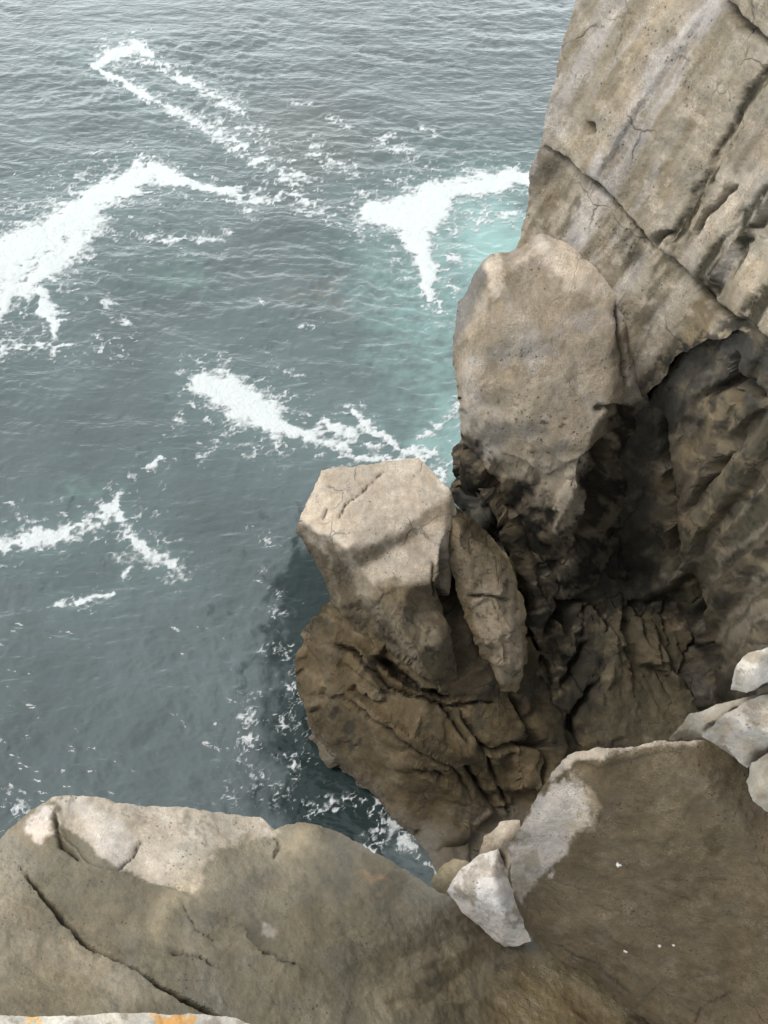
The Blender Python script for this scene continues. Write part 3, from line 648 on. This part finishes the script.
o = rock('rock_slab', 'z',
     [(-160, 860, 19.4), (-60, 850, 19.5), (0, 843, 19.6), (14, 826, 19.65), (35, 811, 19.7), (58, 797, 19.75), (90, 797, 19.75), (130, 806, 19.7), (180, 806, 19.6), (230, 812, 19.45), (262, 816, 19.35), (275, 829, 19.3), (300, 824, 19.35), (322, 826, 19.3),
      (360, 842, 19.1), (400, 865, 18.8), (440, 893, 18.6), (478, 918, 18.4), (512, 936, 18.35), (560, 945, 18.4), (620, 968, 18.4), (700, 1030, 18.35), (770, 1130, 18.3), (400, 1190, 19.2), (-160, 1160, 20.6)],
     [(110, 870, 19.75), (60, 850, 19.72), (50, 815, 19.75), (280, 870, 19.4), (200, 960, 19.9), (90, 930, 19.9), (330, 1000, 19.5), (430, 960, 18.9), (500, 1010, 18.65), (0, 1020, 20.4), (0, 920, 20.0), (300, 900, 19.45)],
     mat=M_near, sp=2.0, jit=2.0, warp=4, disp=near_disp(1.3), color=slab_col, soft=40,
     cracks=[([(15, 862), (38, 893), (62, 922), (78, 938), (110, 955), (135, 970), (165, 990), (205, 1014), (260, 1040)], 1.8, .10), ([(84, 868), (62, 850), (56, 812)], 1.8, .03), ([(274, 832), (280, 845), (272, 860)], 1.2, .02),
             ([(237, 940), (262, 958), (290, 968), (306, 972)], 1.6, .05), ([(165, 948), (180, 952), (205, 958), (218, 970)], 1.2, .02), ([(180, 900), (195, 925), (220, 945)], .9, .012), ([(115, 874), (130, 862), (142, 842)], 1.2, .02)],
     steps=[([(14, 858), (45, 900), (66, 925), (130, 968), (205, 1014), (260, 1040)], .03, 40), ([(236, 925), (245, 945), (270, 960), (305, 970)], .075, 12), ([(60, 800), (66, 840), (90, 868), (118, 876), (200, 900)], .03, 25)],
     thick=1.8, seed=8, shrink=.9)
tag(o, 'broad sloping brown slab at bottom left with a pale bleached corner', 'rock slab', None, 'thing')

def bould_col(c):
    q = c.q; t = np.tile(C(.092, .071, .045), (len(q), 1))
    t = lay(t, C(.070, .053, .032), smooth(-.1, .5, n2(q, .015, 3, 5))*.7)
    t = lay(t, C(.125, .10, .07), smooth(.1, .6, n2(q, .04, 7, 5, .6))*.5)
    pm = patch(q, [(505, 860), (520, 820), (560, 775), (575, 780), (592, 800), (586, 820), (570, 835), (560, 860), (535, 880), (522, 900), (512, 890)], 3, 9, .06, 1)
    t = lay(t, C(.36, .32, .285), pm*.9)
    t = lay(t, PALE*.9, patch(q, [(540, 740), (700, 735), (690, 745), (640, 748), (600, 756), (575, 762), (560, 772), (545, 778)], 3, 6, .06, 2)*.85)
    t = lay(t, C(.36, .29, .21), patch(q, [(575, 770), (600, 800), (592, 825), (570, 840), (590, 800)], 4, 10, .06, 12)*.5)
    for sx, sy, sr in ((619, 863, 2.0), (626, 951, 1.5), (674, 945, 1.5), (660, 944, 1.2)):
        t = lay(t, C(.75, .74, .70), (np.hypot(q[:, 0]-sx, q[:, 1]-sy) < sr)*1.)
    t = lay(t, C(.05, .04, .024), patch(q, [(702, 825), (720, 825), (732, 848), (715, 852), (702, 838)], 2, 4, .08, 4)*.75)
    t = lay(t, C(.10, .08, .05), smooth(.3, .6, n2(q, .02, 27, 5))*.5)
    t = lay(t, UMBER*.5, c.crack*.8)
    return t
o = rock('boulder', 'z',
     [(508, 846, 20.5), (522, 818, 20.7), (538, 790, 20.9), (550, 772, 21.0), (568, 755, 21.05), (590, 750, 21.15), (625, 748, 21.2), (660, 741, 21.3), (700, 741, 21.3), (760, 752, 21.2), (900, 800, 21.2), (930, 1000, 20.6), (900, 1160, 20.0), (760, 1160, 19.2), (705, 1080, 18.9),
      (655, 1026, 18.75), (600, 985, 18.9), (545, 950, 19.1), (526, 930, 19.2), (517, 905, 19.7), (512, 880, 20.1)],
     [(592, 800, 20.95), (560, 860, 20.2), (535, 885, 19.9), (600, 760, 21.2), (680, 900, 20.25), (760, 850, 20.8), (620, 940, 19.7), (720, 1010, 19.5), (700, 770, 21.25), (620, 800, 20.95), (575, 800, 20.85)],
     breaks=[((600, 760), (592, 800), (560, 860), (535, 885))],
     mat=M_grit, sp=1.9, jit=2.2, warp=3, disp=near_disp(1.5), color=bould_col, soft=8,
     cracks=[([(735, 990), (700, 1010), (680, 1050)], 1, .01), ([(546, 940), (600, 968), (640, 1000)], 1, .01)],
     steps=[([(568, 760), (600, 768), (640, 756), (700, 750)], -.02, 10)],
     thick=1.4, seed=9, shrink=.85)
tag(o, 'large dark brown flat-faced boulder with a pale grey left edge', 'boulder')

def stone(name, outline, inner, label, col, seed, sp=1.6, thick=.5, cat='rock', group=None, cracks=(), disp=1., breaks=(), var=.18, colfn=None):
    def cf(c):
        t = np.tile(col, (len(c.q), 1)); t = t*(1+var*n2(c.q, .03, seed, 6, .65)[:, None])
        t = lay(t, C(.2, .165, .12), smooth(.05, .6, n2(c.q, .045, seed+50, 5, .65))*.65)
        if colfn: t = colfn(c, t)
        return lay(t, UMBER*.6, c.crack*.7)
    o = rock(name, 'z', outline, inner, breaks, M_near, None, sp, 1.5, 2.5, near_disp(disp), cf, cracks, (), thick, seed, .7, 1.0, 9)
    tag(o, label, cat, group); return o
stone('wedge_stone', [(446, 892, 19.0), (462, 868, 19.3), (478, 856, 19.4), (498, 850, 19.45), (506, 868, 19.3), (512, 895, 19.1), (522, 918, 18.9), (532, 940, 18.65), (508, 944, 18.5), (485, 928, 18.55), (462, 910, 18.75)],
      [(495, 875, 19.4), (505, 915, 19.1), (470, 890, 19.25)], 'bright whitish wedge-shaped stone jammed between the slab and the dark boulder', C(.52, .485, .46), 21, thick=.45, breaks=[((495, 875), (505, 915))], var=.1, disp=1.4)
stone('stone', [(478, 858, 19.2), (484, 838, 19.4), (500, 822, 19.55), (520, 820, 19.6), (520, 842, 19.5), (508, 870, 19.3), (498, 856, 19.3)], [(503, 838, 19.6)],
      'small pale brown stone behind the whitish wedge, against the dark boulder', C(.30, .255, .20), 22, thick=.4, cat='stone')
stone('stone', [(430, 882, 17.9), (440, 868, 18.1), (455, 858, 18.2), (470, 862, 18.2), (470, 900, 18.0), (450, 910, 17.8)], [(455, 878, 18.2)],
      'smallest brown stone peeping out behind the left end of the whitish wedge', C(.22, .19, .13), 23, thick=.5, cat='stone')
stone('ledge_rock', [(668, 738, 21.25), (690, 715, 21.4), (715, 705, 21.5), (745, 697, 21.6), (775, 690, 21.65), (860, 700, 21.8), (860, 860, 21.3), (768, 780, 21.25), (740, 762, 21.2), (705, 746, 21.2)],
      [(720, 725, 21.5), (750, 735, 21.45)], 'pale grey rock lying across the top corner of the dark boulder', C(.23, .21, .175), 24, thick=.5, cracks=[([(700, 735), (730, 712), (775, 700)], 1.6, .03)])
stone('ledge_rock', [(703, 738, 21.55), (722, 715, 21.7), (750, 700, 21.75), (790, 684, 21.85), (880, 690, 21.9), (880, 800, 21.6), (772, 752, 21.5), (748, 768, 21.35), (725, 748, 21.45)],
      [(745, 725, 21.8), (770, 735, 21.75)], 'light grey rock, middle of the pale rocks at the right edge', C(.30, .275, .245), 25, thick=.4)
stone('ledge_rock', [(730, 692, 21.8), (736, 668, 22.0), (750, 654, 22.05), (768, 648, 22.1), (860, 640, 22.2), (860, 720, 21.95), (768, 684, 21.9), (745, 694, 21.8)],
      [(755, 672, 22.1)], 'whitish rock at the right edge, topmost of the pale rocks above the dark boulder', C(.37, .34, .305), 26, thick=.4)
stone('ledge_rock', [(746, 782, 21.45), (752, 762, 21.55), (775, 750, 21.6), (880, 760, 21.7), (880, 900, 21.2), (775, 818, 21.3), (752, 800, 21.4)],
      [(770, 780, 21.6)], 'grey rock cut by the right edge just below the pale rocks', C(.22, .205, .175), 27, thick=.35)
def ledge_col(c, t):
    t = lay(t, C(.55, .28, .07), patch(c.q, [(150, 1014), (195, 1013), (190, 1030), (160, 1030)], 3, 8, .08, 3)*.85)
    return lay(t, C(.6, .35, .08), patch(c.q, [(25, 1015), (45, 1015), (42, 1024), (28, 1024)], 3, 6, .1, 5)*.7)
stone('ledge', [(-200, 1012, 23.25), (0, 1016, 23.25), (60, 1017, 23.25), (130, 1014, 23.27), (190, 1013, 23.27), (235, 1017, 23.25), (262, 1026, 23.22), (300, 1060, 23.2), (330, 1180, 23.2), (-200, 1180, 23.25)],
      [(100, 1080, 23.3)], 'strip of pale ledge spotted with orange lichen at the bottom left edge', C(.46, .43, .38), 29, thick=1.2, cat='rock ledge', colfn=ledge_col, disp=.5)

# ================================================================== SEA
px = np.arange(-260, 880, 1.6)
rows = np.concatenate([np.arange(1030, -14, -1.6), np.arange(-16, -300, -8), np.arange(-300, -490, -12)])
nx, ny = len(px), len(rows)
QX, QY = np.meshgrid(px, rows); q = np.stack([QX.ravel(), QY.ravel()], 1)
W = at_z(q[:, 0], q[:, 1], 0.0)
dist = W[:, 1]
fade = np.clip(60/np.maximum(dist, 1), 0, 1)
def rot(P, a): c_, s_ = math.cos(R(a)), math.sin(R(a)); return P[:, 0]*c_+P[:, 1]*s_, -P[:, 0]*s_+P[:, 1]*c_
u, v = rot(W, -14); Z = np.zeros(len(W))
warpn = fbm(np.stack([W[:, 0]*.12, W[:, 1]*.12, Z], 1), 3)
calm = .40+.42*smooth(22, 45, dist)
swell = .10*fbm(np.stack([u*.10+warpn*.5, v*.22+warpn*.5, Z], 1), 2, .5)
patchy = .45+.75*smooth(-.4, .5, fbm(np.stack([W[:, 0]*.07, W[:, 1]*.07, Z+3], 1), 3))
hgt = swell + calm*patchy*(.075*fbm(np.stack([u*.30+warpn, v*.75+warpn, Z], 1), 3, .55) + .060*ridged(np.stack([u*.75+warpn, v*1.5+warpn*2, Z+5], 1), 3, .55)
      + .028*ridged(np.stack([u*1.9+warpn, v*3.2+warpn*3, Z+9], 1), 3, .5)) + .012*fbm(np.stack([u*1.3, v*1.9, Z], 1), 3, .5)
W[:, 2] += (hgt-.12)*np.minimum(fade, 1)

# foam: strokes = (points with half width, density), one list per patch of foam
SF = [
 ('A', [[(97, 66, 5), (112, 54, 9), (135, 46, 8), (152, 54, 4)], [(99, 68, 4), (118, 78, 3.5), (136, 88, 4), (151, 98, 3.5)]], 1.15, .7),
 ('A', [[(140, 58, 5), (175, 72, 7), (210, 92, 10), (240, 108, 9)], [(150, 99, 4), (190, 118, 8), (225, 138, 10), (260, 160, 12)]], .72, .85),
 ('B', [[(-60, 280, 30), (0, 265, 30), (40, 240, 26), (72, 218, 21), (95, 200, 17), (125, 184, 17), (155, 171, 13), (178, 180, 9)],
        [(170, 178, 6), (200, 184, 6), (238, 194, 4)], [(20, 290, 12), (55, 262, 14), (80, 240, 12)], [(45, 290, 7), (50, 318, 7), (56, 335, 4)], [(6, 285, 7), (0, 312, 5)], [(-60, 310, 20), (0, 300, 6)]], 1.05, .55),
 ('B', [[(0, 352, 9), (30, 340, 7), (55, 350, 6), (75, 340, 4)], [(55, 270, 10), (88, 250, 12)], [(120, 235, 6), (175, 238, 7), (212, 240, 5)]], .55, .9),
 ('C', [[(368, 212, 12), (392, 216, 14), (415, 210, 22), (434, 196, 15), (455, 186, 8), (490, 183, 10), (515, 176, 7), (560, 176, 7)], [(405, 215, 20), (420, 248, 14), (428, 275, 7), (430, 300, 3.5)], [(430, 215, 14), (445, 200, 10)]], 1.15, .4),
 ('C', [[(425, 262, 10), (432, 285, 8), (440, 318, 6), (470, 330, 5)], [(440, 230, 16), (480, 220, 12), (520, 210, 14)], [(455, 290, 9), (450, 260, 10)]], .55, 1.),
 ('D', [[(202, 382, 9), (222, 388, 13), (245, 402, 17), (268, 420, 17), (285, 430, 9), (310, 433, 6)]], 1.15, .45),
 ('D', [[(300, 432, 9), (330, 440, 10), (350, 448, 8)], [(322, 418, 6), (350, 430, 8), (376, 446, 8), (380, 462, 6)], [(355, 412, 4), (380, 430, 8), (400, 450, 9), (430, 455, 10), (470, 450, 12)], [(335, 458, 6), (380, 456, 8), (430, 468, 8), (455, 485, 5)], [(420, 440, 8), (470, 405, 4)]], .72, .9),
 ('E', [[(124, 490, 7), (120, 508, 11), (100, 520, 9), (60, 534, 9), (20, 534, 10), (-10, 545, 8)], [(122, 510, 10), (134, 540, 9), (150, 555, 9), (172, 560, 8)], [(120, 575, 4), (124, 560, 3)], [(157, 460, 6), (156, 466, 5)], [(60, 602, 5), (90, 600, 5), (110, 590, 5)]], .80, .95),
 ('F', [[(262, 578, 7), (272, 600, 11), (278, 625, 9), (286, 655, 8)], [(248, 530, 5), (276, 540, 5)], [(292, 822, 8), (340, 818, 6)], [(290, 640, 12), (286, 700, 16), (290, 760, 24), (300, 800, 22)], [(250, 700, 14), (240, 790, 20)]], .33, .85),
 ('F', [[(0, 790, 10), (20, 815, 12)]], .40, 1.),
 ('G', [[(362, 795, 8), (378, 815, 12), (385, 838, 10), (374, 846, 9)], [(398, 838, 6), (405, 852, 8), (432, 872, 6)], [(340, 800, 12), (392, 822, 12), (420, 855, 8)]], .52, .85),
 ('H', [[(255, 150, 22), (300, 185, 20), (250, 200, 16)], [(290, 100, 5), (310, 104, 4)], [(330, 115, 5), (350, 130, 5)], [(200, 120, 12), (260, 130, 14)], [(380, 140, 10), (410, 150, 8)], [(420, 124, 4), (434, 132, 5)], [(310, 150, 14), (350, 170, 12)], [(300, 195, 20), (330, 220, 10)]], .56, 1.0),
 ('H', [[(258, 292, 4), (262, 306, 4)], [(300, 330, 6), (320, 322, 5)], [(186, 395, 6), (176, 425, 10)], [(205, 455, 8), (220, 440, 6)], [(120, 345, 14), (80, 350, 14)], [(270, 370, 6), (300, 374, 5)], [(100, 300, 12), (130, 320, 8)]], .42, 1.),
]
SF += [(nm, [[(x, y, wd_*2.1+3) for x, y, wd_ in st] for st in sts], dn*.52, 1.05) for nm, sts, dn, rg in SF if nm in 'ABCDE']
WN = np.stack([W[:, 0], W[:, 1], Z], 1)
far = np.clip(dist/30, .6, 2.0)[:, None]
dw = np.stack([fbm(WN*.5, 4, .6), fbm(WN*.5+20, 4, .6)], 1)
qs = q + dw*np.stack([14*22/np.maximum(dist, 14), 9*22/np.maximum(dist, 14)], 1)
def worley_edge(p):
    i = np.floor(p).astype(np.int64); f1 = np.full(len(p), 9.); f2 = np.full(len(p), 9.)
    for dx in (-1, 0, 1):
        for dy in (-1, 0, 1):
            c = i[:, :2]+(dx, dy); h = _h(c[:, 0], c[:, 1], i[:, 2]); d = np.hypot(*(c+_rnd[h, :2]-p[:, :2]).T)
            f2 = np.where(d < f1, f1, np.minimum(f2, d)); f1 = np.minimum(f1, d)
    return f2-f1
wv = np.stack([fbm(WN*.8+70, 4, .6), fbm(WN*.8+90, 4, .6), Z], 1)
lace = np.clip(1.5*np.minimum(worley_edge(WN*np.array([.7, 1.0, 1])+wv*.9), .25+worley_edge(WN*np.array([1.7, 2.4, 1])+wv*1.4)), 0, 1)
lace2 = np.clip(1.7*worley_edge(WN*np.array([2.4, 2.0, 1])+np.stack([fbm(WN*1.3+170, 3, .6), fbm(WN*1.3+190, 3, .6), Z], 1)*1.8), 0, 1)
cloud = fbm(WN*np.array([1.1, 1.5, 1])+30, 5, .62)
fine = fbm(WN*4.2+50, 4, .65)
alpha = np.full(len(q), -1.); fid = np.full(len(q), -1)
halo = np.zeros(len(q))
vis = (q[:, 1] > -20)
for name, strokes, dens, rough_ in SF:
    k = 'ABCDEFGH'.index(name)
    fld = np.full(len(q), -9.)
    for st in strokes:
        for a_, b_ in zip(st[:-1], st[1:]):
            a2, b2 = np.array(a_[:2], float), np.array(b_[:2], float); ab = b2-a2
            t = np.clip(((qs-a2)@ab)/(ab@ab+1e-9), 0, 1); d = np.linalg.norm(qs-a2-t[:, None]*ab, axis=1)
            wd = a_[2]+(b_[2]-a_[2])*t
            fld = np.maximum(fld, 1.3-.8*d/wd); halo = np.maximum(halo, (name in 'ABCDE')*dens*np.exp(-(d/(wd*2.2))**2))
    m = np.clip(fld, -1.5, 1.3)*dens - rough_*(lace2 if name in 'FG' else lace) + .40*cloud + .22*fine - .04
    a = np.where(fld > -.6, m, -1)
    better = a > alpha
    alpha = np.where(better, a, alpha); fid = np.where(better, k, fid)
alpha = np.where(vis, alpha, -1)
grid = np.arange(nx*ny).reshape(ny, nx)
FQ = np.stack([grid[:-1, :-1], grid[:-1, 1:], grid[1:, 1:], grid[1:, :-1]], -1).reshape(-1, 4)

# body colour of the water: deep slate green, churned turquoise, shoals of rock just below
deep = C(.074, .091, .094); tq = C(.15, .235, .225)
body = deep*(1+.24*fbm(np.stack([W[:, 0]*.22, W[:, 1]*.14, Z+33], 1), 4, .55))[:, None]
def blob(cx, cy, rx, ry, warpk=2.5):
    p = qs + (qs-q)*warpk
    return np.exp(-(((p[:, 0]-cx)/rx)**2+((p[:, 1]-cy)/ry)**2))
body = lay(body, tq, np.clip(1.0*blob(480, 250, 75, 62)+.8*blob(455, 420, 60, 55)+.45*blob(405, 290, 75, 60)+.5*blob(440, 340, 60, 50), 0, 1)*np.clip(.7+.6*cloud, 0, 1))
body = lay(body, tq*1.6, np.clip(1.0*blob(490, 235, 40, 45)+.7*blob(455, 455, 30, 30), 0, 1)*.75)
body = lay(body, C(.13, .105, .085), np.clip(blob(325, 295, 26, 20), 0, 1)*.5*np.clip(.7+cloud, 0, 1))
body = lay(body, C(.095, .085, .075), np.clip(blob(285, 115, 60, 26)+blob(320, 150, 70, 34), 0, 1)*.4)
body = lay(body, C(.12, .185, .165), np.clip(blob(68, 482, 16, 18)+.8*blob(195, 278, 22, 16)+.7*blob(170, 270, 28, 16), 0, 1)*.55)
body = lay(body, tq*1.2, np.clip(halo*.25, 0, .3))
body = lay(body, C(.006, .014, .014), smooth(.15, .75, 1.3*blob(345, 745, 80, 130, .3)+.95*blob(312, 600, 36, 60, .3)+.38*fbm(np.stack([W[:, 0]*2.2, W[:, 1]*.9, Z+44], 1)+wv*.5, 4, .6))*.85)  # dark reflection of the outcrop painted into the water colour
def water_mat():
    m = bpy.data.materials.new('sea_water'); m.use_nodes = True; t = m.node_tree; n = t.nodes; l = t.links.new
    b = n['Principled BSDF']; at = n.new('ShaderNodeAttribute'); at.attribute_name = 'tint'; l(at.outputs['Color'], b.inputs['Base Color'])
    b.inputs['Roughness'].default_value = .08; b.inputs['IOR'].default_value = 1.333
    ge = n.new('ShaderNodeNewGeometry'); mp = n.new('ShaderNodeMapping'); mp.inputs['Rotation'].default_value = (0, 0, R(14)); mp.inputs['Scale'].default_value = (.75, 1.35, 1)
    l(ge.outputs['Position'], mp.inputs['Vector'])
    prev = None
    for sc_, det, st, ds in ((.8, 3, .27, .35), (2.6, 3, .22, .09)):
        x = n.new('ShaderNodeTexNoise'); x.inputs['Scale'].default_value = sc_; x.inputs['Detail'].default_value = det; x.inputs['Roughness'].default_value = .55
        x.inputs['Distortion'].default_value = .8
        l(mp.outputs[0], x.inputs['Vector']); bp = n.new('ShaderNodeBump'); bp.inputs['Strength'].default_value = st; bp.inputs['Distance'].default_value = ds
        l(x.outputs[0], bp.inputs['Height'])
        if prev: l(prev, bp.inputs['Normal'])
        prev = bp.outputs[0]
    l(prev, b.inputs['Normal']); return m
def foam_mat():
    m = bpy.data.materials.new('sea_foam'); m.use_nodes = True; t = m.node_tree; n = t.nodes; l = t.links.new
    b = n['Principled BSDF']; b.inputs['Base Color'].default_value = (.52, .545, .55, 1); b.inputs['Roughness'].default_value = .7
    at = n.new('ShaderNodeAttribute'); at.attribute_name = 'cover'
    ge = n.new('ShaderNodeNewGeometry'); x = n.new('ShaderNodeTexNoise'); x.inputs['Scale'].default_value = 7; x.inputs['Detail'].default_value = 6; x.inputs['Roughness'].default_value = .7
    l(ge.outputs['Position'], x.inputs['Vector'])
    ad = n.new('ShaderNodeMath'); ad.operation = 'MULTIPLY_ADD'; ad.inputs[1].default_value = .6; l(x.outputs[0], ad.inputs[0]); l(at.outputs['Fac'], ad.inputs[2])
    mr = n.new('ShaderNodeMapRange'); mr.interpolation_type = 'SMOOTHSTEP'; l(ad.outputs[0], mr.inputs[0]); mr.inputs[1].default_value = .28; mr.inputs[2].default_value = .98; mr.inputs[4].default_value = .96
    l(mr.outputs[0], b.inputs['Alpha'])
    bp = n.new('ShaderNodeBump'); bp.inputs['Distance'].default_value = .12; bp.inputs['Strength'].default_value = .8; l(x.outputs[0], bp.inputs['Height']); l(bp.outputs[0], b.inputs['Normal'])
    return m
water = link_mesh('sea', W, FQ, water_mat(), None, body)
tag(water, kind='structure', label='grey green sea surface with ripples below the cliff', cat='sea')
FM = foam_mat()
info = {'A': 'thin hook-shaped foam streak far out at the top left', 'B': 'long broad white foam streak curving in from the left edge', 'C': 'bright white splash of foam on turquoise water beside the cliff',
        'D': 'white foam patch trailing off to the right behind the outcrop', 'E': 'small branching wisp of foam on the calm water at lower left', 'F': 'thin swirls of foam on the dark water left of the outcrop',
        'G': 'little white wash in the dark gully below the outcrop', 'H': 'scattered flecks of foam drifting between the larger streaks'}
for k, nm in enumerate('ABCDEFGH'):
    fm = (alpha[FQ] > -.15).any(1) & (fid[FQ[:, 0]] == k)
    fq = FQ[fm]
    if not len(fq): continue
    ids, invi = np.unique(fq, return_inverse=True); V = W[ids].copy(); V[:, 2] += .012+.05*np.clip(alpha[ids], 0, 1)*(nm in 'BCD')
    o = link_mesh('sea_foam', V, invi.reshape(-1, 4), FM, None, None, {'cover': alpha[ids]})
    tag(o, info[nm], 'foam', None, 'stuff')
